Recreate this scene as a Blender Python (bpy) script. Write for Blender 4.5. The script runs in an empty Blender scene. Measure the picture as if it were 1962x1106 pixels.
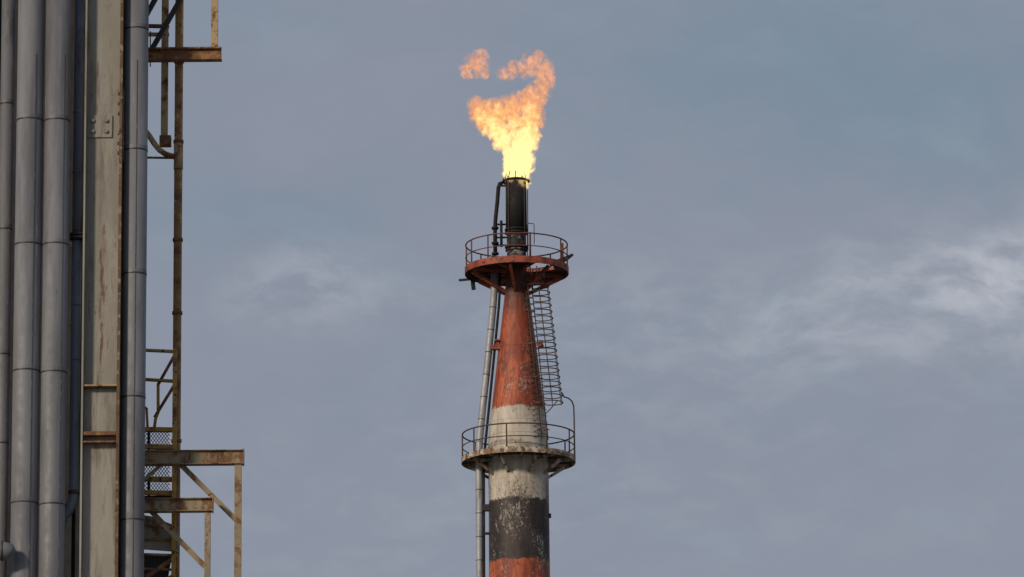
import bpy, bmesh, math, random
from mathutils import Vector, Matrix
random.seed(4)
C = bpy.context.scene.collection
# ---------------------------------------------------------------- camera
F = 9800.0; PITCH = math.radians(13.6); ROLL = -0.0088
CAM = Vector((0, 0, 1.7))
R = (Matrix.Rotation(math.pi/2 + PITCH, 3, 'X') @ Matrix.Rotation(ROLL, 3, 'Z'))
cd = bpy.data.cameras.new('camera'); cam = bpy.data.objects.new('camera', cd); C.objects.link(cam)
cam.matrix_world = Matrix.Translation(CAM) @ R.to_4x4()
cd.sensor_width = 36; cd.lens = 36*F/1962; cd.clip_start = 0.5; cd.clip_end = 20000
bpy.context.scene.camera = cam
def W(px, py, Y):
    d = R @ Vector(((px-981)/F, (553-py)/F, -1))
    return CAM + d*(Y/d.y)
# ---------------------------------------------------------------- mesh helpers
class MB:
    def __init__(s): s.bm = bmesh.new()
    def _ring(s, c, u, v, r, n):
        return [s.bm.verts.new(c + (u*math.cos(2*math.pi*i/n) + v*math.sin(2*math.pi*i/n))*r) for i in range(n)]
    def path(s, pts, r, n=8, closed=False, cap=True):
        pts = [Vector(p) for p in pts]; m = len(pts); rings = []; u = None
        for i, p in enumerate(pts):
            a = pts[(i-1) % m] if (closed or i > 0) else p
            b = pts[(i+1) % m] if (closed or i < m-1) else p
            t = (b-a).normalized()
            if u is None:
                u = t.orthogonal().normalized()
            u = (u - t*u.dot(t)).normalized(); v = t.cross(u)
            rr = r[i] if isinstance(r, (list, tuple)) else r
            rings.append(s._ring(p, u, v, rr, n))
        for k in range(m if closed else m-1):
            A = rings[k]; B = rings[(k+1) % m]
            for i in range(n):
                s.bm.faces.new((A[i], A[(i+1) % n], B[(i+1) % n], B[i])).smooth = True
        if not closed and cap:
            s.bm.faces.new(rings[0][::-1]); s.bm.faces.new(rings[-1])
        return s
    def ring(s, c, rad, r, n=8, seg=64, a0=0, a1=2*math.pi):
        full = abs(a1-a0) > 6.28
        k = seg if full else seg+1
        pts = [Vector(c)+Vector((math.cos(a0+(a1-a0)*i/seg), math.sin(a0+(a1-a0)*i/seg), 0))*rad for i in range(k)]
        return s.path(pts, r, n, closed=full)
    def lathe(s, c, prof, n=48, close=False, a0=None, a1=None):
        c = Vector(c); rings = []; part = a0 is not None
        k_ = n+1 if part else n
        for (r, z) in prof:
            row = []
            for i in range(k_):
                a = (math.radians(a0+(a1-a0)*i/n)) if part else 2*math.pi*i/n
                row.append(s.bm.verts.new(Vector((c.x+r*math.cos(a), c.y+r*math.sin(a), z))))
            rings.append(row)
        m = len(rings)
        for k in range(m if close else m-1):
            A = rings[k]; B = rings[(k+1) % m]
            for i in range(n):
                j = i+1 if part else (i+1) % n
                s.bm.faces.new((A[i], A[j], B[j], B[i])).smooth = not close
        if part and close:
            s.bm.faces.new([r_[0] for r_ in rings]); s.bm.faces.new([r_[-1] for r_ in rings][::-1])
        return s
    def bar(s, p0, p1, w, h, up=(0, 0, 1), bev=0):
        p0 = Vector(p0); p1 = Vector(p1); t = (p1-p0).normalized(); up = Vector(up)
        if abs(t.dot(up)) > .98: up = Vector((0, 1, 0))
        x = t.cross(up).normalized(); y = x.cross(t).normalized()
        vs = []
        for p in (p0, p1):
            for sx, sy in ((-1, -1), (1, -1), (1, 1), (-1, 1)):
                vs.append(s.bm.verts.new(p + x*sx*w/2 + y*sy*h/2))
        for f in ((0, 3, 2, 1), (4, 5, 6, 7), (0, 1, 5, 4), (1, 2, 6, 5), (2, 3, 7, 6), (3, 0, 4, 7)):
            s.bm.faces.new([vs[i] for i in f])
        return s
    def box(s, x0, x1, y0, y1, z0, z1):
        return s.bar(((x0+x1)/2, (y0+y1)/2, z0), ((x0+x1)/2, (y0+y1)/2, z1), abs(x1-x0), abs(y1-y0), up=(0, 1, 0))
    def poly(s, pts, th):
        pts = [Vector(p) for p in pts]; th = Vector(th)
        a = [s.bm.verts.new(p-th/2) for p in pts]; b = [s.bm.verts.new(p+th/2) for p in pts]
        s.bm.faces.new(a[::-1]); s.bm.faces.new(b); n = len(a)
        for i in range(n): s.bm.faces.new((a[i], a[(i+1) % n], b[(i+1) % n], b[i]))
        return s
    def sphere(s, c, r, sub=2, sc=(1, 1, 1)):
        m = Matrix.Translation(Vector(c)) @ Matrix.Diagonal((r*sc[0], r*sc[1], r*sc[2], 1))
        bmesh.ops.create_icosphere(s.bm, subdivisions=sub, radius=1, matrix=m)
        return s
    def build(s, name, mat, parent=None, at=None):
        root = parent
        while root is not None and root.parent is not None: root = root.parent
        off = Vector(root.location) if root is not None else Vector(at or (0, 0, 0))
        for v in s.bm.verts: v.co -= off
        bmesh.ops.recalc_face_normals(s.bm, faces=s.bm.faces)
        me = bpy.data.meshes.new(name); s.bm.to_mesh(me); s.bm.free()
        me.materials.append(mat)
        o = bpy.data.objects.new(name, me); C.objects.link(o)
        if parent is not None: o.parent = parent
        else: o.location = off
        return o
def tag(o, label, cat, group=None, kind=None):
    if label: o['label'] = label
    if cat: o['category'] = cat
    if group: o['group'] = group
    if kind: o['kind'] = kind
    return o
def thing(name, loc, label, cat, group=None):
    o = bpy.data.objects.new(name, None); C.objects.link(o); o.location = loc
    o.empty_display_size = .5
    return tag(o, label, cat, group)
# ---------------------------------------------------------------- node helpers
class NT:
    def __init__(s, tree): s.t = tree; s.n = tree.nodes; s.l = tree.links
    def new(s, ty): return s.n.new(ty)
    def put(s, sock, v):
        if isinstance(v, bpy.types.NodeSocket): s.l.new(v, sock)
        elif v is not None:
            if sock.type == 'RGBA' and len(v) == 3: v = (*v, 1)
            sock.default_value = v
    def m(s, op, a, b=None, c=None, clamp=False):
        n = s.new('ShaderNodeMath'); n.operation = op; n.use_clamp = clamp
        s.put(n.inputs[0], a); s.put(n.inputs[1], b); s.put(n.inputs[2], c); return n.outputs[0]
    def vm(s, op, a, b=None):
        n = s.new('ShaderNodeVectorMath'); n.operation = op
        s.put(n.inputs[0], a)
        if b is not None:
            if op == 'SCALE': s.put(n.inputs['Scale'], b)
            else: s.put(n.inputs[1], b)
        return n.outputs['Value'] if op in ('LENGTH', 'DOT_PRODUCT', 'DISTANCE') else n.outputs[0]
    def noise(s, vec, scale, detail=6, rough=.55, dist=0, color=False):
        n = s.new('ShaderNodeTexNoise'); s.put(n.inputs['Vector'], vec)
        n.inputs['Scale'].default_value = scale; n.inputs['Detail'].default_value = detail
        n.inputs['Roughness'].default_value = rough; n.inputs['Distortion'].default_value = dist
        return n.outputs['Color'] if color else n.outputs['Fac']
    def mix(s, f, a, b):
        n = s.new('ShaderNodeMix'); n.data_type = 'RGBA'
        s.put(n.inputs[0], f); s.put(n.inputs[6], a); s.put(n.inputs[7], b); return n.outputs[2]
    def step(s, v, lo, hi, a=0., b=1.):
        n = s.new('ShaderNodeMapRange'); n.interpolation_type = 'SMOOTHSTEP'
        s.put(n.inputs[0], v)
        for i, q in enumerate((lo, hi, a, b)): s.put(n.inputs[i+1], q)
        return n.outputs[0]
def mul(c, k): return tuple(x*k for x in c)
def mat_new(name):
    m = bpy.data.materials.new(name); m.use_nodes = True; m.node_tree.nodes.clear()
    return m, NT(m.node_tree)
def finish(t, col, rough, metal, bump, vec, bscale=14, bd=.02):
    b = t.new('ShaderNodeBsdfPrincipled'); o = t.new('ShaderNodeOutputMaterial')
    t.put(b.inputs['Base Color'], col); t.put(b.inputs['Roughness'], rough); t.put(b.inputs['Metallic'], metal)
    if bump:
        bn = t.new('ShaderNodeBump'); bn.inputs['Strength'].default_value = bump; bn.inputs['Distance'].default_value = bd
        t.put(bn.inputs['Height'], t.noise(vec, bscale, 6, .6)); t.l.new(bn.outputs[0], b.inputs['Normal'])
    t.l.new(b.outputs[0], o.inputs[0])
def paint(name, base, spots=(), rough=.6, metal=0., bump=.25, var=.22, vs=1.5, stretch=.25, bscale=14, bd=.02, extra=None):
    m, t = mat_new(name)
    g = t.new('ShaderNodeNewGeometry').outputs['Position']
    st = t.vm('MULTIPLY', g, (1, 1, stretch))
    f = t.step(t.noise(st, vs, 7, .62), .3, .7)
    col = t.mix(f, mul(base, 1-var), mul(base, 1+var))
    for (c, sc, thr, soft, iso) in spots:
        v = g if iso else st
        f = t.step(t.noise(v, sc, 9, .68, .2), thr-soft, thr+soft)
        col = t.mix(f, col, c)
    if extra: col = extra(t, g, col)
    rn = t.step(t.noise(g, 6, 4), .3, .7, rough-.08, rough+.1)
    finish(t, col, rn, metal, bump, g, bscale, bd)
    return m
RUST = (.17, .062, .022); DRUST = (.055, .025, .014)
clad = paint('aluminium_cladding', (.20, .207, .222), [((.125, .13, .14), 2.2, .56, .12, False), ((.27, .275, .285), 5, .66, .05, False), ((.09, .08, .07), 9, .69, .03, False)], rough=.64, metal=.2, bump=.15, var=.14, vs=3, stretch=.12)
clad_dark = paint('dull_cladding', (.16, .165, .175), [((.09, .09, .1), 3, .6, .1, False)], rough=.65, metal=.2, bump=.12, var=.2)
seam = paint('seam_metal', (.05, .05, .053), [((.14, .14, .15), 8, .6, .05, True)], rough=.5, metal=.3, bump=.1)
bluepipe = paint('blue_grey_pipe_paint', (.10, .125, .165), [((.22, .22, .22), 14, .66, .03, True), ((.05, .055, .065), 4, .6, .1, False)], rough=.55, bump=.2)
def col_rust(t, g, col):
    sp_ = t.new('ShaderNodeSeparateXYZ'); t.l.new(g, sp_.inputs[0])
    x = sp_.outputs[0]; z = sp_.outputs[2]
    wob = t.m('MULTIPLY', t.m('SUBTRACT', t.noise(t.vm('MULTIPLY', g, (1, 1, .5)), 3, 5, .6), .5), .2)
    dx = t.m('ABSOLUTE', t.m('ADD', t.m('SUBTRACT', x, W(196, 553, 80.2).x), wob))
    mx = t.step(dx, .0, .065, 1, 0)
    mz = t.m('MULTIPLY', t.step(z, W(196, 735, 80.2).z, W(196, 640, 80.2).z), t.step(z, W(196, 440, 80.2).z, W(196, 420, 80.2).z, 1, 0))
    nn = t.noise(t.vm('MULTIPLY', g, (1, 1, .14)), 20, 7, .7)
    f = t.step(t.m('ADD', nn, t.m('MULTIPLY', t.m('MULTIPLY', mx, mz), .17)), .6, .68, 0, .85)
    f2 = t.m('MULTIPLY', t.m('MULTIPLY', mx, mz), .3)
    col = t.mix(f2, col, (.2, .12, .07))
    return t.mix(f, col, (.12, .055, .028))
cream = paint('cream_column_paint', (.27, .26, .222), [((.34, .33, .285), 3, .58, .1, False), ((.175, .155, .12), 4, .58, .08, False), ((.14, .08, .045), 11, .68, .03, False)], rough=.65, var=.12, stretch=.14, extra=col_rust)
rustedge = paint('rusty_flange_edge', (.13, .08, .045), [((.27, .23, .16), 7, .56, .04, True), (DRUST, 8, .6, .04, True)], rough=.8)
rustbrown = paint('rust_brown_steel', (.16, .075, .036), [((.30, .16, .06), 5, .54, .05, True), ((.04, .025, .018), 6, .62, .06, True)], rough=.8)
rustochre = paint('rusty_ochre_pipe', (.26, .145, .052), [((.12, .045, .02), 4, .54, .07, True), ((.42, .30, .14), 6, .60, .04, True)], rough=.75)
rustcream = paint('rusty_cream_paint', (.42, .31, .16), [(RUST, 5, .54, .06, True), (DRUST, 9, .62, .03, True)], rough=.7)
yellow = paint('worn_yellow_paint', (.40, .24, .05), [(RUST, 5, .55, .06, True), (DRUST, 9, .61, .03, True)], rough=.65)
olive = paint('rusty_bracket_paint', (.29, .235, .145), [((.18, .08, .032), 4, .54, .06, True), ((.09, .04, .02), 2.4, .60, .05, False), (DRUST, 12, .64, .04, True)], rough=.75)
boxgrey = paint('grey_beige_box_paint', (.27, .25, .20), [((.17, .10, .055), 4, .57, .06, True), ((.36, .34, .28), 3, .6, .08, False)], rough=.7)
darksteel = paint('dark_steel', (.026, .025, .026), [(DRUST, 5, .57, .05, True)], rough=.7)
wallm = paint('dark_panel_steel', (.026, .026, .028), rough=.85)
soot = paint('sooty_black_steel', (.008, .0075, .0075), [((.03, .024, .022), 3, .62, .05, False)], rough=.8)
sootpatch = paint('burnt_steel_with_patches', (.012, .011, .011), [((.22, .20, .18), 2.8, .58, .04, True), ((.15, .05, .03), 3, .62, .04, True)], rough=.7)
ired = paint('weathered_red_paint', (.36, .078, .033), [((.13, .036, .022), 1.6, .54, .08, True), ((.055, .024, .018), 5, .57, .05, True), ((.42, .28, .22), 4, .67, .04, True)], rough=.65)
iwhite = paint('weathered_white_paint', (.50, .45, .36), [((.24, .14, .07), 2.2, .51, .06, True), ((.10, .055, .03), 4, .54, .05, True)], rough=.65)
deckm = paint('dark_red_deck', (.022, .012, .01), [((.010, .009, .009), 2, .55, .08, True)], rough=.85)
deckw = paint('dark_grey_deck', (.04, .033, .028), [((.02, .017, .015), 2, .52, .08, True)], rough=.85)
railred = paint('red_brown_rail', (.15, .048, .03), [((.03, .02, .02), 2, .58, .06, True)], rough=.7)
raildark = paint('rusty_dark_rail', (.08, .05, .038), [((.025, .022, .02), 2, .58, .06, True)], rough=.7)
silver = paint('silver_riser_cladding', (.34, .35, .36), [((.18, .18, .18), 1.4, .56, .08, False)], rough=.55, metal=.25)

# ---------------------------------------------------------------- FLARE STACK
YS = 235.0
KS = YS/math.cos(PITCH)/F
AX = W(992.5, 780, YS).x
def SZ(py): return W(992, py, YS).z
def sp(ox, oy, py): return Vector((AX+ox*KS, YS+oy*KS, SZ(py)))     # offsets in stack units from the axis
def pol(r, deg, py): a = math.radians(deg); return sp(r*math.cos(a), r*math.sin(a), py)
axis = Vector((AX, YS, 0))
stack = thing('flare_stack', axis, 'tall tapering red, white and black banded flare stack with two round platforms', 'flare stack')
m, t = mat_new('banded_stack_paint')
g = t.new('ShaderNodeNewGeometry').outputs['Position']
sep = t.new('ShaderNodeSeparateXYZ'); t.l.new(g, sep.inputs[0]); z0_ = sep.outputs[2]
z = t.m('ADD', z0_, t.m('MULTIPLY', t.m('SUBTRACT', t.noise(g, 3, 8, .68), .5), .6))
st = t.vm('MULTIPLY', g, (1, 1, .2))
ns = t.noise(st, 2.2, 8, .66); ni = t.noise(g, 2.2, 10, .72, .3); nf = t.noise(t.vm('MULTIPLY', g, (1, 1, .55)), 10, 9, .76)
cl = t.noise(t.vm('MULTIPLY', g, (1, 1, .7)), .9, 4, .6)       # where wear clusters
clw = t.m('MULTIPLY', t.m('SUBTRACT', cl, .5), .6)
streak = t.noise(t.vm('MULTIPLY', g, (1, 1, .09)), 6, 6, .7)
red = t.mix(t.step(ns, .38, .62), (.25, .048, .022), (.50, .125, .048))
red = t.mix(t.step(t.m('ADD', ni, clw), .5, .64, 0, .85), red, (.15, .04, .022))
red = t.mix(t.step(streak, .52, .63, 0, .7), red, (.075, .027, .018))
red = t.mix(t.step(t.m('ADD', nf, clw), .61, .67, 0, .7), red, (.46, .32, .26))
white = t.mix(t.step(ns, .38, .62), (.41, .365, .29), (.60, .55, .46))
white = t.mix(t.step(t.m('ADD', ni, clw), .48, .64, 0, .6), white, (.31, .25, .18))
white = t.mix(t.step(streak, .54, .68, 0, .4), white, (.22, .165, .115))
wz = t.step(z, SZ(968), SZ(865), .12, .0)
white = t.mix(t.step(t.m('ADD', t.m('ADD', nf, wz), clw), .58, .66, 0, .85), white, (.10, .078, .06))
black = t.mix(t.step(ns, .38, .62), (.012, .010, .010), (.05, .036, .030))
black = t.mix(t.step(t.m('ADD', ni, clw), .52, .66, 0, .7), black, (.07, .048, .037))
black = t.mix(t.step(t.m('ADD', nf, clw), .585, .64, 0, .85), black, (.38, .35, .31))
black = t.mix(t.step(streak, .58, .7, 0, .4), black, (.13, .10, .08))
def sw(col, zz, c): return t.mix(t.step(z, zz-.06, zz+.06), c, col)
col = sw(red, SZ(787), white)
col = sw(col, SZ(963), black)
col = sw(col, SZ(1080), red)
for i in range(1, 9):
    col = sw(col, SZ(1080)-i*4.2, [white, black, red][(i-1) % 3])
col = t.mix(t.step(t.m('ADD', z, t.m('MULTIPLY', t.m('ADD', ns, streak), 2.)), SZ(560), SZ(460), 0, .8), col, (.035, .02, .016))
finish(t, col, .62, 0, .4, g, 7, .03)
bandm = m
mb = MB(); mb.lathe(axis, [(62*KS, 0), (57*KS, SZ(858)), (56*KS, SZ(838)), (50*KS, SZ(782)), (36.5*KS, SZ(668)), (21.5*KS, SZ(548)), (18.5*KS, SZ(492))], 72)
shaft = mb.build('shaft', bandm, stack)
for py, r, hh in ((500, 20, .04), (560, 23.2, .04), (858, 57.2, .04), (668, 36.7, .012), (812, 53.4, .012), (838, 56.2, .015), (925, 57.3, .012), (1020, 57.5, .012)):
    mb = MB(); z0 = SZ(py); mb.lathe(axis, [(r*KS-.09, z0-hh), (r*KS+hh/2, z0-hh), (r*KS+hh/2, z0+hh), (r*KS-.09, z0+hh)], 64, True)
    mb.build('weld_ring', bandm, shaft)
# burner tip
mb = MB(); mb.lathe(axis, [(16*KS, SZ(344)), (20*KS, SZ(344)), (20.5*KS, SZ(440)), (18*KS, SZ(440)), (16*KS, SZ(344))], 48)
tip = mb.build('burner_tip', soot, stack)
mb = MB(); mb.lathe(axis, [(18.5*KS, SZ(438)), (18.5*KS, SZ(494))], 48); neck = mb.build('neck', sootpatch, stack)
for py, r, h in ((441, 22.5, 3), (447, 22.5, 2.2), (474, 22.5, 3), (480, 21.5, 2)):
    mb = MB(); mb.lathe(axis, [(17*KS, SZ(py-h/2)), (r*KS, SZ(py-h/2)), (r*KS, SZ(py+h/2)), (17*KS, SZ(py+h/2))], 48, True)
    mb.build('flange', soot if py < 460 else sootpatch, neck)
mb = MB(); mb.ring(sp(0, 0, 348), 24.5*KS, 2.8*KS, 8, 48); mb.build('steam_ring', soot, tip)
for a in (20, 62, 120, 165, 190, 214, 237, 268, 318):
    mb = MB(); h = random.uniform(0, 9)
    mb.path([pol(24.5, a, 348), pol(25, a, 343), pol(21, a, 340-h)], .9*KS, 6); mb.build('steam_nozzle', soot, tip)
for a, h in ((165, .2), (190, .3), (215, .16), (300, .12), (20, .1)):
    mb = MB()
    p = pol(20.5, a, 345); q = pol(20.5, a+14, 345)
    mb.poly([p, q, q+Vector((0, 0, h*.6)), p+Vector((0, 0, h))], (q-p).cross(Vector((0, 0, 1))).normalized()*.02)
    mb.build('wind_shield', soot, tip)
for ox, oy in ((-14, -17), (15, -16), (21, 8)):
    mb = MB(); mb.path([sp(ox*1.05, oy*1.1, 346), sp(ox*1.05, oy*1.1, 372), sp(ox*1.05, oy*1.1, 478)], .9*KS, 6); mb.build('pilot_tube', raildark, stack)
mb = MB(); mb.path([sp(-26, 2, 350), sp(-31, 2, 351), sp(-34, 2, 359), sp(-36, 1, 385), sp(-40, 0, 420), sp(-41, 0, 440), sp(-41, 0, 489)], 3.9*KS, 12)
sr = mb.build('steam_riser', soot, stack)
for py in (437, 466, 486):
    mb = MB(); mb.path([sp(-41, 0, py-2), sp(-41, 0, py+2)], 6.8*KS, 16); mb.build('flange', soot, sr)
for py in (356, 430, 455, 470):
    mb = MB(); mb.bar(sp(-36 if py < 400 else -41, 0, py), sp(-18, 0, py), 3*KS, 3*KS); mb.build('bracket', soot, sr)
mb = MB(); mb.path([sp(-29, -5, 424), sp(-29, -5, 474)], 2.6*KS, 8); mb.build('valve', soot, sr)
mb = MB(); mb.path([sp(21, -8, 493), sp(21, -8, 433), sp(24, -8, 430), sp(33, -8, 431), sp(34, -8, 434), sp(34, -8, 470)], .9*KS, 6); mb.build('instrument_post', raildark, stack)
mb = MB(); mb.path([sp(27, -4, 493), sp(27, -4, 446)], 1.1*KS, 6); mb.build('instrument_post', raildark, stack)

def platform(pyd, R_, rin, nb, matf, matd, matr, rail_h, fas, post_deg, label, gap=None):
    zd = SZ(pyd); mb = MB()
    def ann(r0, r1, a0=None, a1=None):
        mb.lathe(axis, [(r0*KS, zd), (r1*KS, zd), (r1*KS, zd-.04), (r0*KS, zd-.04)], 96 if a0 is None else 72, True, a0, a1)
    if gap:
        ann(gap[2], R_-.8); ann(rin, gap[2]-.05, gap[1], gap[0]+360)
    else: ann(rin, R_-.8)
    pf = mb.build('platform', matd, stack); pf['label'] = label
    mb = MB(); ft = SZ(pyd-3.5); fb = SZ(pyd+fas)
    mb.lathe(axis, [(R_*KS, ft), (R_*KS+.03, ft), (R_*KS+.03, fb), (R_*KS, fb)], 96, True)
    mb.build('fascia', matf, pf)
    for i in range(nb):
        a = 360*i/nb + 22
        p0 = pol(rin, a, pyd); p1 = pol(R_-1, a, pyd)
        mb = MB(); mb.bar(p0-Vector((0, 0, .13)), p1-Vector((0, 0, .13)), .07, .14)
        mb.build('beam', matf, pf)
    rt = pyd-rail_h
    for q in (0, .5):
        mb = MB(); mb.ring(sp(0, 0, rt+rail_h*q), (R_-1)*KS, .035 if q == 0 else .026, 8, 96); mb.build('rail', matr, pf)
    for a in post_deg:
        mb = MB(); p = pol(R_-1, a, pyd); mb.path([p, p+Vector((0, 0, SZ(rt)-zd))], .034, 8); mb.build('post', matr, pf)
    return pf
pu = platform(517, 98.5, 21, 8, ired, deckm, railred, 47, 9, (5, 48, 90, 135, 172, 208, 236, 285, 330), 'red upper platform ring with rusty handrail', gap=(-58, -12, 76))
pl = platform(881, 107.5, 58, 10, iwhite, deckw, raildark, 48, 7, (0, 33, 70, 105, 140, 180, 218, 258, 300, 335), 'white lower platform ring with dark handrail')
for a in (22, 142, 200, 262, 312):
    mb = MB(); mb.bar(pol(22, a, 562), pol(90, a, 527), .12, .18, up=(0, 0, 1)); mb.build('bracket', ired, pu)
for a in (8, 60, 120, 172, 213, 250, 290, 328):
    mb = MB(); mb.bar(pol(57, a, 914), pol(94, a, 891), .10, .13, up=(0, 0, 1)); mb.build('bracket', iwhite, pl)
mb = MB(); mb.bar(sp(-111, 30, 529), sp(-40, 10, 528), .1, .1); mb.bar(sp(-85, 28, 530), sp(-83, 28, 548), .2, .12, up=(0, 1, 0)); mb.build('hanger', soot, pu)
mb = MB(); mb.poly([sp(70, -20, 506), sp(107, -24, 493), sp(109, -24, 496), sp(96, -22, 506), sp(78, -20, 513)], (0, .12, 0)); mb.build('lifting_arm', darksteel, pu)
mb = MB(); mb.path([sp(88, -25, 511), sp(88, -25, 473)], .05, 8); mb.build('gate_post', railred, pu)
for ox, oy in ((26, -20), (38, -26), (52, -10), (30, 4), (46, 2)):
    mb = MB(); mb.path([sp(ox, oy, 516), sp(ox, oy, 552)], 1.3*KS, 6); mb.build('hatch_frame', railred, pu)
for py in (532, 545):
    mb = MB(); mb.path([sp(26, -20, py), sp(38, -26, py), sp(52, -10, py), sp(46, 2, py), sp(30, 4, py)], 1.1*KS, 6, closed=True); mb.build('hatch_frame', railred, pu)
mb = MB(); mb.box(AX+36*KS, AX+52*KS, YS-14*KS, YS-6*KS, SZ(549), SZ(542)); mb.build('hatch_box', ired, pu)
# ladder
PHI = math.radians(-36); rd = Vector((math.cos(PHI), math.sin(PHI), 0)); tn = Vector((-rd.y, rd.x, 0))
def lad(py):
    f = (py-540)/(785-540); r = 27 + f*(59-27)
    return Vector((AX, YS, SZ(py))) + rd*r*KS
mb = MB()
for s_ in (-1, 1): mb.path([lad(500)+tn*.25*s_, lad(850)+tn*.25*s_ - rd*.12], .024, 6)
ladder = mb.build('ladder', raildark, stack); ladder['label'] = 'caged ladder up the right side of the red cone'
py = 504
while py < 850:
    mb = MB(); p = lad(py) - rd*max(0, (py-800)/50*.12); mb.path([p+tn*.25, p-tn*.25], .016, 5); mb.build('rung', raildark, ladder); py += 12
HR = 22*KS
def cagep(py, deg):
    a = math.radians(deg); c = lad(py)+rd*HR*.9
    return c + rd*math.cos(a)*HR + tn*math.sin(a)*HR
n = 19
for i in range(n):
    py = 556 + i*(782-556)/(n-1) + random.uniform(-.8, .8)
    mb = MB(); mb.path([cagep(py, -155+310*k/20) for k in range(21)], .026, 5); mb.build('cage_hoop', raildark, ladder)
for a in (-115, -50, 10, 70, 120):
    mb = MB(); mb.path([cagep(552, a), cagep(785, a)], .018, 5); mb.build('cage_strap', raildark, ladder)
for py in (600, 665, 730, 780, 830):
    for s_ in (-1, 1):
        mb = MB(); p = lad(py)+tn*.25*s_; mb.bar(p, p-rd*.34, .05, .05); mb.build('standoff', railred, ladder)
mb = MB(); mb.bar(sp(38, -22, 668), sp(48, -24, 664), .3, .22); mb.build('standoff', ired, ladder)
mb = MB(); mb.path([cagep(764, 25), sp(88, -12, 764), sp(97, -12, 767), sp(103, -12, 773), sp(106, -11, 782), sp(106.5, -10, 800), sp(107, -10, 878)], .034, 8); mb.build('grab_rail', raildark, ladder)
mb = MB(); mb.path([cagep(783, -25), sp(60, -28, 792), sp(52, -30, 800)], .025, 6); mb.build('grab_rail', raildark, ladder)
cp = []
py = 556; k = 0
while py < 850:
    f = min(1, (py-548)/(858-548)); r = 21.5+f*35.5+2
    a = -47 + (9 if k % 2 else -7) - 6*f
    cp.append(pol(r, a, py)); py += 5.2; k += 1
mb = MB(); mb.path(cp, .02, 5); mb.build('coiled_cable', raildark, stack)
# riser pipes on the left
def rp(pts, r, mat, name, par):
    mb = MB(); mb.path([sp(*p) for p in pts], r*KS, 16); return mb.build(name, mat, par)
left = [(-43.5, -6, 520), (-43.5, -6, 560), (-46, -6, 590), (-57.5, -8, 700), (-68, -10, 790), (-74, -12, 850), (-75, -12, 905), (-75, -12, 960), (-75, -12, 1106)]
rs = rp(left + [(-75, -12, 3200)], 6.7, silver, 'riser_pipe', stack); rs['label'] = 'silver clad riser pipe down the left of the stack'
def li(pts, py):
    for a, b in zip(pts, pts[1:]):
        if a[2] <= py <= b[2]:
            f = (py-a[2])/(b[2]-a[2]); return tuple(a[i]+(b[i]-a[i])*f for i in range(3))
for py in (590, 633, 676, 719, 762, 805, 940, 985, 1030, 1075):
    p = sp(*li(left, py)); q = sp(*li(left, py+1.2)); mb = MB(); mb.path([p, q], 7.2*KS, 16); mb.build('joint_band', seam, rs)
blk = [(-32, -8, 520), (-33, -8, 560), (-35, -8, 590), (-46.5, -9, 700), (-56, -10, 790), (-63, -12, 855), (-66, -12, 905), (-66.5, -12, 960), (-67, -12, 1106)]
rb = rp(blk + [(-67, -12, 3200)], 2.5, soot, 'gas_line', stack); rb['label'] = 'thin black gas line beside the silver riser pipe'
for (a, b, py, hh) in ((-50, -28, 668, 9), (-44, -34, 655, 3), (-70, -55, 975, 12), (-66, -55, 1024, 3)):
    mb = MB(); mb.bar(sp(a, -11, py), sp(b, -11, py), .3, hh*KS); mb.build('pipe_clamp', ired if py < 800 else darksteel, rs)
for py, hh in ((668, 26), (665, 12)):
    mb = MB(); mb.bar(sp(-26-(12 if hh < 20 else 0), -14, py-hh/2), sp(-26-(12 if hh < 20 else 0), -14, py+hh/2), .16, .14, up=(0, 1, 0)); mb.build('pipe_clamp', ired, rs)
mb = MB(); mb.bar(sp(57, -5, 990), sp(61, -5, 990), .15, .2); mb.build('lug', darksteel, stack)

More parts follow.
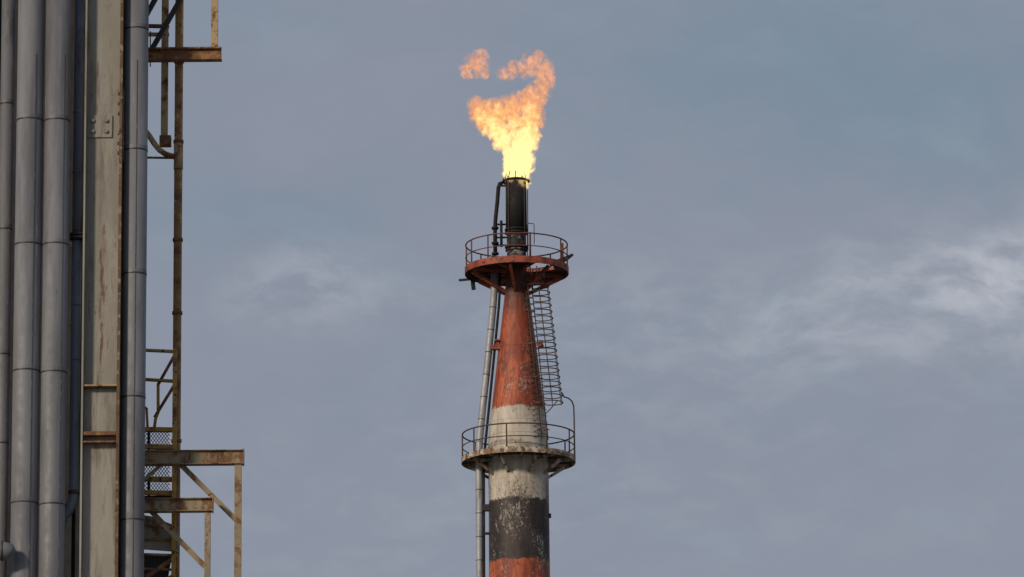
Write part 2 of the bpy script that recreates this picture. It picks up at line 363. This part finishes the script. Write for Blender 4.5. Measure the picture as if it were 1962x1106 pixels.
# ---------------------------------------------------------------- FLAME
BL = [(991, 338, 24, 0), (993, 320, 26, 0), (996, 302, 25, 0), (1001, 280, 25, -4), (1006, 256, 26, 4), (1012, 232, 26, 0), (1014, 210, 25, -5), (978, 290, 14, 3),
      (964, 264, 22, 5), (946, 242, 25, 0), (930, 220, 25, -6), (914, 204, 17, 0), (955, 213, 24, 6), (984, 208, 25, 0), (988, 236, 17, 3), (1012, 190, 20, 5), (1028, 182, 20, 5), (1040, 166, 19, 0),
      (1046, 148, 18, -4), (1040, 130, 20, 4), (1024, 118, 20, 0), (1006, 130, 17, 4), (984, 134, 15, 0), (966, 142, 14, 0)]
WL = [(914, 124, 21, 0), (898, 133, 16, 3), (926, 140, 11, -3), (919, 109, 14, 0)]
def flame_mat(name, blobs):
    m, t = mat_new(name)
    g = t.new('ShaderNodeNewGeometry').outputs['Position']
    wv = t.vm('SUBTRACT', t.noise(g, 1.2, 6, .65, 0, True), (.5, .5, .5))
    gw = t.vm('ADD', g, t.vm('SCALE', wv, .95))
    f = None
    for (px, py, r, oy) in blobs:
        c = W(px, py, YS+oy*KS)
        d = t.vm('DISTANCE', gw, tuple(c))
        v = t.m('SUBTRACT', 1.0, t.m('DIVIDE', d, r*KS*1.15))
        f = v if f is None else t.m('MAXIMUM', f, v)
    sep = t.new('ShaderNodeSeparateXYZ'); t.l.new(g, sep.inputs[0]); z = sep.outputs[2]
    zb = SZ(340); zt = SZ(100)
    hl = t.m('DIVIDE', t.m('SUBTRACT', z, zb), zt-zb, clamp=True)
    # filaments: ridges of a turbulent field, drawn out along the rising gas
    gs = t.vm('MULTIPLY', gw, (1.15, .9, .85))
    r1 = t.m('SUBTRACT', 1.0, t.m('MULTIPLY', t.m('ABSOLUTE', t.m('SUBTRACT', t.noise(gs, 1.7, 5, .55, .4), .5)), 6.5), clamp=True)
    n1 = t.noise(gs, 2.3, 7, .64)
    n2 = t.noise(gw, 4.5, 5, .6)
    amp = t.m('ADD', 1.9, t.m('MULTIPLY', hl, .5))
    field = t.m('ADD', f, t.m('MULTIPLY', t.m('SUBTRACT', n1, .5), amp))
    field = t.m('ADD', field, t.m('MULTIPLY', t.m('SUBTRACT', r1, .6), t.m('ADD', .4, t.m('MULTIPLY', hl, .45))))
    dens = t.step(field, .02, .62)
    dk = t.m('MULTIPLY', dens, t.m('ADD', 8.0, t.m('MULTIPLY', hl, -5.7)))
    core = t.step(t.m('ADD', t.m('ADD', field, t.m('MULTIPLY', n2, 1.5)), t.m('MULTIPLY', hl, -1.6)), .25, .85)
    low = t.mix(core, (.95, .36, .11), (1.6, 1.15, .46))
    up = t.mix(t.step(n2, .38, .62), (.55, .24, .15), (1.08, .52, .29))
    col = t.mix(t.step(hl, .38, .78), low, up)
    ab = t.new('ShaderNodeVolumeAbsorption'); ab.inputs['Color'].default_value = (0, 0, 0, 1); t.put(ab.inputs['Density'], dk)
    em = t.new('ShaderNodeEmission'); t.put(em.inputs['Color'], col); t.put(em.inputs['Strength'], dk)
    ad = t.new('ShaderNodeAddShader'); t.l.new(ab.outputs[0], ad.inputs[0]); t.l.new(em.outputs[0], ad.inputs[1])
    o = t.new('ShaderNodeOutputMaterial'); t.l.new(ad.outputs[0], o.inputs['Volume'])
    try: m.cycles.volume_step_rate = .1
    except Exception as e: print('step', e)
    return m
flame = thing('flame', W(992, 336, YS), 'orange and yellow gas flame blown about above the stack tip', 'flame')
def hull(name, blobs, mat):
    mb = MB()
    for (px, py, r, oy) in blobs: mb.sphere(W(px, py, YS+oy*KS), r*KS*1.4, 3)
    o = mb.build(name+'_tmp', mat, flame)
    md = o.modifiers.new('r', 'REMESH'); md.mode = 'VOXEL'; md.voxel_size = .12
    dg = bpy.context.evaluated_depsgraph_get(); dg.update()
    me = bpy.data.meshes.new_from_object(o.evaluated_get(dg))
    bpy.data.objects.remove(o)
    me.materials.clear(); me.materials.append(mat)
    q = bpy.data.objects.new(name, me); C.objects.link(q); q.parent = flame
    return q
hull('flame_plume', BL, flame_mat('plume_fire', BL))
hull('flame_wisp', WL, flame_mat('wisp_fire', WL))

# ---------------------------------------------------------------- LEFT PLANT STRUCTURE
def K(Y): return Y/math.cos(PITCH)/F
def vx(px, Y): return W(px, 553, Y).x
ZT = 31.0
def vpipe(name, px, w, Y, mat, joints, label, group=None, seamdeg=None, cat='pipe', zt=ZT, z0=0):
    x = vx(px, Y); r = w/2*K(Y)
    root = thing(name, (x, Y, z0), label, cat, group)
    mb = MB()
    mb.path([(x, Y, z0), (x, Y, zt)], r, 40); mb.build('cladding', mat, root)
    for py in joints:
        zz = W(px, py, Y).z
        mb = MB(); mb.lathe((x, Y, 0), [(r-.01, zz-.012), (r+.004, zz-.012), (r+.006, zz-.002), (r+.006, zz+.012), (r-.01, zz+.012)], 40, True)
        mb.build('joint_band', seam, root)
        mb = MB(); mb.lathe((x, Y, 0), [(r-.01, zz+.012), (r+.0035, zz+.012), (r+.0035, zz+.07), (r-.01, zz+.07)], 40, True)
        mb.build('overlap_collar', mat, root)
    if seamdeg is not None:
        a = math.radians(seamdeg); mb = MB(); c = Vector((x+r*math.cos(a), Y+r*math.sin(a), 0))
        mb.bar(c+Vector((0, 0, 15)), c+Vector((0, 0, 25)), .012, .01, up=(0, 1, 0)); mb.build('lap_seam', seam, root)
    return root
vpipe('insulated_pipe', 52.5, 51, 80.0, clad, (-10, 232, 470, 712, 965), 'grey metal-clad pipe, the left one of the wide pair with joints level', seamdeg=-60)
vpipe('insulated_pipe', 105.5, 49, 80.0, clad, (-10, 233, 470, 715, 968), 'grey metal-clad pipe, right one of the wide pair, next to the thin blue-grey pipe', seamdeg=-52)
vpipe('insulated_pipe', 257, 47, 80.4, clad, (58, 290, 527, 763, 998), 'grey metal-clad pipe standing to the right of the cream steel column', seamdeg=-80)
vpipe('insulated_pipe', 8, 26, 80.6, clad_dark, (200, 440, 680, 850), 'narrow dull grey pipe cut off by the left picture edge', seamdeg=-50)
Y = 80.25; x = vx(149, Y); k = K(Y)
r_ = thing('thin_pipe', (x, Y, 0), 'thin blue-grey pipe with a flange, between grey pipe and cream column', 'pipe')
mb = MB(); mb.path([(x, Y, W(149, 452, Y).z), (x, Y, ZT)], 12*k, 24); mb.build('upper_run', bluepipe, r_)
zl = W(149, 945, Y).z; x2 = x-2*k
mb = MB(); mb.path([(x2, Y, W(149, 462, Y).z), (x2, Y, zl), (x2-3*k, Y, zl-18*k), (x2-11*k, Y, zl-32*k), (x2-22*k, Y+.02, zl-46*k), (x2-27*k, Y+.05, zl-66*k), (x2-28*k, Y+.08, 0)], 10.5*k, 24); mb.build('lower_run', bluepipe, r_)
for py, w, h in ((450, 16, 5), (457, 16, 5), (944, 13, 7), (585, 11.3, 2), (690, 11.3, 2), (215, 12.6, 2), (330, 12.6, 2)):
    zz = W(149, py, Y).z; mb = MB(); mb.path([(x-k, Y, zz-h/2*k), (x-k, Y, zz+h/2*k)], w*k, 24); mb.build('flange' if h > 3 else 'weld_ring', darksteel if h > 3 else bluepipe, r_)
for py in (470, 622):
    zz = W(135, py, Y).z; mb = MB(); mb.bar((vx(130, Y), Y-.02, zz), (vx(139, Y), Y-.02, zz), .05, .09 if py == 470 else .03); mb.build('clip', rustcream, r_)
Y = 80.1; k = K(Y); xl = vx(158, Y); xr = vx(231, Y)
col_ = thing('steel_column', ((xl+xr)/2, Y, 0), 'cream painted steel H-column with rust streaks and bolted splice', 'column')
Yw = Y+.16
mb = MB(); mb.box(xl+.03, xr-.045, Yw, Yw+.03, 0, ZT); mb.build('web', cream, col_)
mb = MB(); mb.box(xl, xl+.03, Y-.02, Y+.4, 0, ZT); mb.build('flange', cream, col_)
mb = MB(); mb.box(xr-.045, xr, Y-.02, Y+.4, 0, ZT); mb.build('flange', rustedge, col_)
for py, mm, dd in ((738, rustcream, .012), (830, rustbrown, .03), (846, rustbrown, .012)):
    zz = W(195, py, Y).z; mb = MB(); mb.box(xl+.032, xr-.047, Y+.0, Yw-.002, zz-dd, zz+dd); mb.build('stiffener', mm, col_)
zz = W(190, 740, Y).z
mb = MB(); mb.box(xl+.035, xr-.06, Yw-.022, Yw-.002, 0, zz-.02); mb.build('doubler_plate', cream, col_)
z1 = W(190, 222, Yw).z; z0 = W(190, 264, Yw).z
mb = MB(); mb.box(vx(164, Yw), vx(212, Yw), Yw-.026, Yw-.002, z0, z1); sppl = mb.build('splice_plate', cream, col_)
for px in (174, 200):
    for zz in (z0+.1, z1-.09):
        mb = MB(); c = Vector((vx(px, Yw), Yw-.026, zz)); mb.path([c, c-Vector((0, .035, 0))], .034, 6); mb.build('bolt', cream, sppl)
for i in range(7):
    zz = W(231, 178+i*19, Y).z
    if i == 3: continue
    for sx in (0, 1):
        xx = xr+.002 if sx else xr-.047
        dx = .028 if sx else -.03
        mb = MB(); mb.path([(xx, Y+.05, zz), (xx+dx, Y+.05, zz)], .03, 6); mb.build('bolt', rustedge, col_)
mb = MB(); mb.box(xr+.001, xr+.016, Y, Y+.3, W(231, 305, Y).z, W(231, 168, Y).z); mb.build('flange_plate', rustedge, col_)
Y = 82.4
mb = MB(); x0 = vx(-420, Y); x1 = vx(262, Y)
mb.box(x0, x1, Y, Y+.12, 0, 29)
for i in range(18):
    xx = x0+.2+i*(x1-x0-.3)/17; mb.box(xx, xx+.06, Y-.07, Y-.003, 0, 29)
tag(mb.build('panel_wall', wallm, None, at=((x0+x1)/2, Y, 0)), 'dark ribbed steel panel wall glimpsed in gaps between the pipes', 'wall')
Y = 79.6; k = K(Y); c = W(0, 1056, Y)
mb = MB(); mb.path([c+Vector((-3, 0, 0)), c+Vector((8*k, 0, 0)), c+Vector((16*k, 0.01, -2*k)), c+Vector((22*k, .03, -8*k))], [18*k, 18*k, 17*k, 12*k], 28)
st_ = thing('horizontal_pipe', c, 'short horizontal grey pipe end crossing the lower left corner', 'pipe'); mb.build('cladding', clad_dark, st_)
mb = MB(); mb.path([c+Vector((3*k, 0, 0)), c+Vector((6*k, 0, 0))], 19.5*k, 28); mb.build('joint_band', seam, st_)

Y = 81.6; k = K(Y)
def P(px, py, dy=0): return W(px, py, Y+dy)
x = vx(340, Y)
sp_ = thing('standpipe', (x, Y, 0), 'tall rusty brown standpipe behind the grey pipes', 'pipe')
mb = MB(); mb.path([(x, Y, 0), (x, Y, ZT)], 8*k, 20); mb.build('pipe_run', rustochre, sp_)
za, zb = P(340, 325).z, P(340, 275).z
mb = MB(); mb.path([(x, Y, za), (x, Y, zb)], 9*k, 20); mb.build('coupling', rustcream, sp_)
mb = MB(); a = P(270, 240); mb.path([a, P(287, 262), P(296, 276), P(306, 288), P(318, 296), P(336, 301)], 5.5*k, 14); mb.build('branch_pipe', rustcream, sp_)
mb = MB(); mb.path([P(272, 302, .1), P(334, 303, .1)], 2.3*k, 8); mb.build('tie_rod', rustbrown, sp_)
for py in (118, 272, 460, 600, 845):
    zz = P(340, py).z; mb = MB(); mb.path([(x, Y, zz-3*k), (x, Y, zz+3*k)], 10*k, 20); mb.build('pipe_collar', rustbrown, sp_)
x = vx(343, Y)
up_ = thing('hanging_frame', (vx(356, Y), Y-.3, P(350, 118).z), 'rusty steel frame at the top with brown cross beam and hanging post', 'frame')
def vbar(px, py0, py1, w, mat, name, par, dy=0, d=None):
    pm = P(px, (py0+py1)/2, dy); z0 = P(px, py1, dy).z; z1 = P(px, py0, dy).z
    mb = MB(); d = d or w
    mb.box(pm.x-w*k/2, pm.x+w*k/2, pm.y-d*k/2, pm.y+d*k/2, z0, z1); return mb.build(name, mat, par)
a = P(272, 104, -.35); b = P(425, 107, -.35)
mb = MB(); zc = (a.z+b.z)/2
mb.box(a.x, b.x, a.y-.09, a.y-.075, zc-12*k, zc+12*k); mb.box(a.x, b.x, a.y-.073, a.y+.08, zc-12*k, zc-9.5*k); mb.box(a.x, b.x-.003, a.y-.15, a.y-.092, zc+8*k, zc+11*k)
mb.build('cross_beam', rustbrown, up_)
vbar(412, -330, 93, 13, rustcream, 'post', up_, -.35)
pm = vbar(317, -330, 276, 13, rustcream, 'post', up_, .1)
vbar(317, 262, 280, 22, rustbrown, 'foot_plate', up_, .1)
for p, q in (((352, -12), (289, 98)), ((330, -60), (280, 30))):
    mb = MB(); mb.bar(P(*p, -.2), P(*q, -.2), 9*k, 9*k, up=(0, 1, 0)); mb.build('brace', darksteel, up_)
for py in (50, 66):
    mb = MB(); mb.bar(P(280, py, .12), P(324, py+1, .12), 9*k, 6*k); mb.build('crossbar', rustcream if py == 66 else rustbrown, up_)
mb = MB(); mb.path([P(288, 128, -.1), P(288, 60, -.1)], 1.2*k, 6); mb.build('wire', darksteel, up_)
hr = thing('stair_handrail', P(305, 815), 'yellow rusty handrail and stair rails above the mesh landings', 'handrail')
for p, q, w, mm in (((272, 671), (338, 674), 7, rustcream), ((272, 727), (338, 731), 7, yellow), ((335, 680), (303, 737), 6, rustbrown), ((334, 738), (296, 800), 6, rustbrown)):
    mb = MB(); mb.path([P(*p), P(*q)], w/2*k, 10); mb.build('rail', mm, hr)
mb = MB(); mb.path([P(303, 735), P(303, 790), P(298, 803), P(295, 826)], 3*k, 10); mb.build('post', yellow, hr)
mb = MB(); mb.path([P(272, 775), P(281, 783), P(283, 826)], 2.5*k, 10); mb.build('post', yellow, hr)
vbar(333.5, 668, 1200, 8, yellow, 'post', hr, -.25)
def lattice(x0, x1, y0, y1, dy, sx, sy):
    mb = MB(); nx = int((x1-x0)/sx)+1; ny = int((y1-y0)/sy)+1
    for j in range(ny):
        for i in range(nx):
            cx = x0+i*sx+(sx/2 if j % 2 else 0); cy = y0+j*sy
            for s_ in (-1, 1):
                mb.bar(P(cx, cy, dy), P(cx+s_*sx/2, cy+sy, dy), 1.1*k, 1.3*k, up=(0, 1, 0))
    return mb
for (y0, y1, lab) in ((820, 862, 'upper small landing with dark mesh panel and yellow edge bars'), (915, 950, 'lower small landing with dark mesh panel and rusty edge bars')):
    ld = thing('landing', P(303, y1), lab, 'landing')
    for py, mm in ((y0+3, yellow), (y1-6, yellow)):
        mb = MB(); mb.bar(P(268, py, -.1), P(330, py+1, -.1), 12*k, 8*k); mb.build('edge_bar', mm, ld)
    lattice(272, 324, y0+8, y1-12, -.04, 6, 4).build('mesh_panel', darksteel, ld)
    mb = MB(); p = P(268, y1, 0); q = P(330, y1, 0); mb.box(p.x, q.x, p.y, p.y+.9, p.z-.03, p.z); mb.build('deck', darksteel, ld)
    lattice(272, 324, y0-24 if y0 > 900 else y1+20, y0-2 if y0 > 900 else y1+24, .12, 6, 4).build('mesh_panel', darksteel, ld)
    vbar(285, y0, y1, 5, darksteel, 'post', ld, .1)
def frame(bx, by, bh, postx, pw, br, lab, dy):
    fr = thing('support_frame', W(postx, by, Y+dy) , lab, 'frame')
    fr.location.z = 0
    p = P(262, by, dy); q = P(bx, by+2, dy); zc = (p.z+q.z)/2; h = bh/2*k
    mb = MB()
    mb.box(p.x, q.x, p.y, p.y+.012, zc-h+.012, zc+h-.012)
    mb.box(p.x, q.x, p.y-.05, p.y+.1, zc+h-.0115, zc+h); mb.box(p.x, q.x, p.y-.09, p.y+.1, zc-h, zc-h+.0115)
    mb.box(q.x+.001, q.x+.014, p.y-.1, p.y+.11, zc-h-.01, zc+h+.008)
    mb.build('beam', olive, fr)
    pm = P(postx, 990, dy); w = pw*k
    mb = MB(); z1 = zc-h-.001
    mb.box(pm.x-w/2, pm.x+w/2, pm.y-w/2, pm.y-w/2+.012, 0, z1); mb.box(pm.x-w/2, pm.x-w/2+.012, pm.y-w/2+.013, pm.y+w/2, 0, z1)
    mb.box(pm.x+w/2-.012, pm.x+w/2, pm.y-w/2+.013, pm.y+w/2, 0, z1)
    mb.build('post', olive, fr)
    a, b = br
    mb = MB(); A = P(*a, dy); B = P(*b, dy); mb.bar(A, B, .012, 10*k, up=(0, 0, 1)); mb.bar(A+Vector((0, .02, .03)), B+Vector((0, .02, .03)), .05, 2.5*k, up=(0, 0, 1)); mb.build('brace', olive, fr)
    return fr, zc
f1, _ = frame(466, 876, 28, 456, 13, ((346, 890), (452, 996)), 'larger rusty bracket frame reaching farthest right, with diagonal brace', -.3)
mb = MB(); mb.bar(P(278, 918, -.3), P(312, 888, -.3), .012, 7*k); mb.build('brace', olive, f1)
f2, _ = frame(407, 967, 26, 398, 11, ((286, 976), (393, 1086)), 'smaller rusty bracket frame, lower and nearer the pipes', -.55)
sf = thing('stair_flight', P(305, 1106), 'grey-beige stair box section and steps at the bottom beside the pipes', 'stairs')
mb = MB(); mb.poly([P(262, 985, -.2), P(292, 990, -.2), P(342, 1010, -.2), P(342, 1058, -.2), P(262, 1052, -.2)], (0, .02, 0)); mb.build('stringer', boxgrey, sf)
for i, py in enumerate((1008, 1033, 1062, 1090)):
    mb = MB(); mb.bar(P(266, py, -.23), P(340, py+2, -.23), .05, 4*k); mb.build('step_edge', rustbrown if i % 2 else olive, sf)
mb = MB(); mb.poly([P(270, 1060, -.1), P(330, 1062, -.1), P(318, 1130, -.1), P(266, 1130, -.1)], (0, .03, 0)); mb.build('underplate', darksteel, sf)
for p, q in (((280, 1106), (336, 1068)), ((262, 1140), (340, 1100))):
    mb = MB(); mb.bar(P(*p, -.25), P(*q, -.25), .03, 8*k); mb.build('brace', rustbrown, sf)

# ---------------------------------------------------------------- ground
gm = paint('gravel_ground', (.2, .18, .155), [((.12, .11, .1), .4, .55, .1, True)], rough=.9, bump=.4, stretch=1)
mb = MB(); v = [mb.bm.verts.new(Vector(p)) for p in ((-6000, -6000, 0), (6000, -6000, 0), (6000, 6000, 0), (-6000, 6000, 0))]; mb.bm.faces.new(v)
g_ = mb.build('ground', gm); g_['kind'] = 'structure'; g_['label'] = 'flat gravel ground of the plant yard'; g_['category'] = 'ground'

# ---------------------------------------------------------------- light and sky
SUN_EL = math.radians(24); SUN_AZ = math.radians(-140)
sd = Vector((math.sin(SUN_AZ)*math.cos(SUN_EL), math.cos(SUN_AZ)*math.cos(SUN_EL), math.sin(SUN_EL)))
ld_ = bpy.data.lights.new('sun', 'SUN'); ld_.energy = 2.3; ld_.angle = math.radians(8); ld_.color = (1, .83, .65)
so = bpy.data.objects.new('sun', ld_); C.objects.link(so); so.rotation_euler = (-sd).to_track_quat('-Z', 'Y').to_euler(); so.location = (0, 0, 100)
w = bpy.data.worlds.new('World'); bpy.context.scene.world = w; w.use_nodes = True; w.node_tree.nodes.clear()
t = NT(w.node_tree)
sky = t.new('ShaderNodeTexSky'); sky.sky_type = 'NISHITA'; sky.sun_disc = False; sky.sun_elevation = SUN_EL; sky.sun_rotation = SUN_AZ
tc = t.new('ShaderNodeTexCoord').outputs['Generated']
sep = t.new('ShaderNodeSeparateXYZ'); t.l.new(tc, sep.inputs[0])
az = t.m('ARCTAN2', sep.outputs[0], sep.outputs[1]); el = t.m('ARCSINE', sep.outputs[2])
U = t.m('MULTIPLY', az, 9.8*.972); V = t.m('MULTIPLY', t.m('SUBTRACT', el, PITCH), 9.8)
cb = t.new('ShaderNodeCombineXYZ'); t.put(cb.inputs[0], U); t.put(cb.inputs[1], V); uv = cb.outputs[0]
def blob(px, py, rx, ry, deg, vec):
    mp = t.new('ShaderNodeMapping'); mp.vector_type = 'TEXTURE'; t.put(mp.inputs['Vector'], vec)
    mp.inputs['Location'].default_value = ((px-981)/1000, (553-py)/1000, 0); mp.inputs['Rotation'].default_value = (0, 0, math.radians(deg)); mp.inputs['Scale'].default_value = (rx/1000, ry/1000, 1)
    l = t.vm('LENGTH', mp.outputs[0]); return t.step(l, 0, 1, 1, 0)
warp = t.vm('ADD', uv, t.vm('SCALE', t.vm('SUBTRACT', t.noise(uv, 2.6, 5, .58, 0, True), (.5, .5, .5)), .18))
big = t.noise(t.vm('MULTIPLY', uv, (.8, 1.5, 1)), 1.3, 3, .5)
med = t.noise(t.vm('MULTIPLY', warp, (.9, 1.8, 1)), 3.0, 5, .55)
fin = t.noise(t.vm('MULTIPLY', warp, (1, 1.6, 1)), 8, 8, .6)
rot = t.new('ShaderNodeMapping'); rot.inputs['Rotation'].default_value = (0, 0, math.radians(-20)); rot.inputs['Scale'].default_value = (1, 2.3, 1); t.put(rot.inputs['Vector'], warp)
wis = t.noise(rot.outputs[0], 6.5, 9, .6)
blue = (.202, .268, .340); lav = (.268, .292, .360)
lowf = t.step(V, -.6, .55)
f = t.m('ADD', t.m('MULTIPLY', t.m('SUBTRACT', big, .5), 1.0), t.m('MULTIPLY', lowf, .3))
f = t.m('ADD', f, t.m('MULTIPLY', blob(1650, 190, 800, 340, -8, warp), .65))
f = t.m('ADD', f, t.m('MULTIPLY', blob(560, 400, 420, 110, 6, warp), .3))
f = t.m('SUBTRACT', f, t.m('MULTIPLY', blob(640, 200, 520, 170, 12, warp), .2))
f = t.m('ADD', f, t.m('MULTIPLY', t.m('SUBTRACT', med, .5), 1.5))
f = t.m('ADD', f, t.m('MULTIPLY', t.m('SUBTRACT', fin, .5), .6))
col = t.mix(t.step(f, -.15, 1.1), lav, blue)
tex = t.m('ADD', t.m('MULTIPLY', wis, .65), t.m('MULTIPLY', fin, .35))
hi = t.m('MULTIPLY', blob(1920, 560, 640, 230, 12, warp), t.step(tex, .36, .64, .1, .72))
hib = t.m('MULTIPLY', blob(1970, 500, 380, 110, 18, warp), t.step(tex, .38, .62, .1, .6))
hi2 = t.m('MULTIPLY', blob(590, 545, 300, 120, 4, warp), t.step(tex, .40, .64, .0, .5))
hi3 = t.m('MULTIPLY', blob(1350, 640, 950, 260, -4, warp), t.step(wis, .38, .68, .02, .28))
hi5 = t.m('MULTIPLY', blob(900, 950, 1300, 300, 3, warp), t.step(wis, .44, .7, 0, .16))
hi4 = t.step(med, .48, .75, 0, .16)
hh = t.m('ADD', t.m('ADD', t.m('ADD', hi, hib), t.m('ADD', hi2, hi5)), t.m('ADD', hi3, hi4), clamp=True)
col = t.mix(hh, col, (.455, .478, .53))
nis = t.vm('SCALE', sky.outputs[0], .06)
col = t.mix(.93, nis, col)
bg = t.new('ShaderNodeBackground'); t.put(bg.inputs[0], col); bg.inputs[1].default_value = 1
o = t.new('ShaderNodeOutputWorld'); t.l.new(bg.outputs[0], o.inputs[0])
sc = bpy.context.scene
sc.view_settings.view_transform = 'Standard'; sc.view_settings.look = 'None'; sc.view_settings.exposure = 0
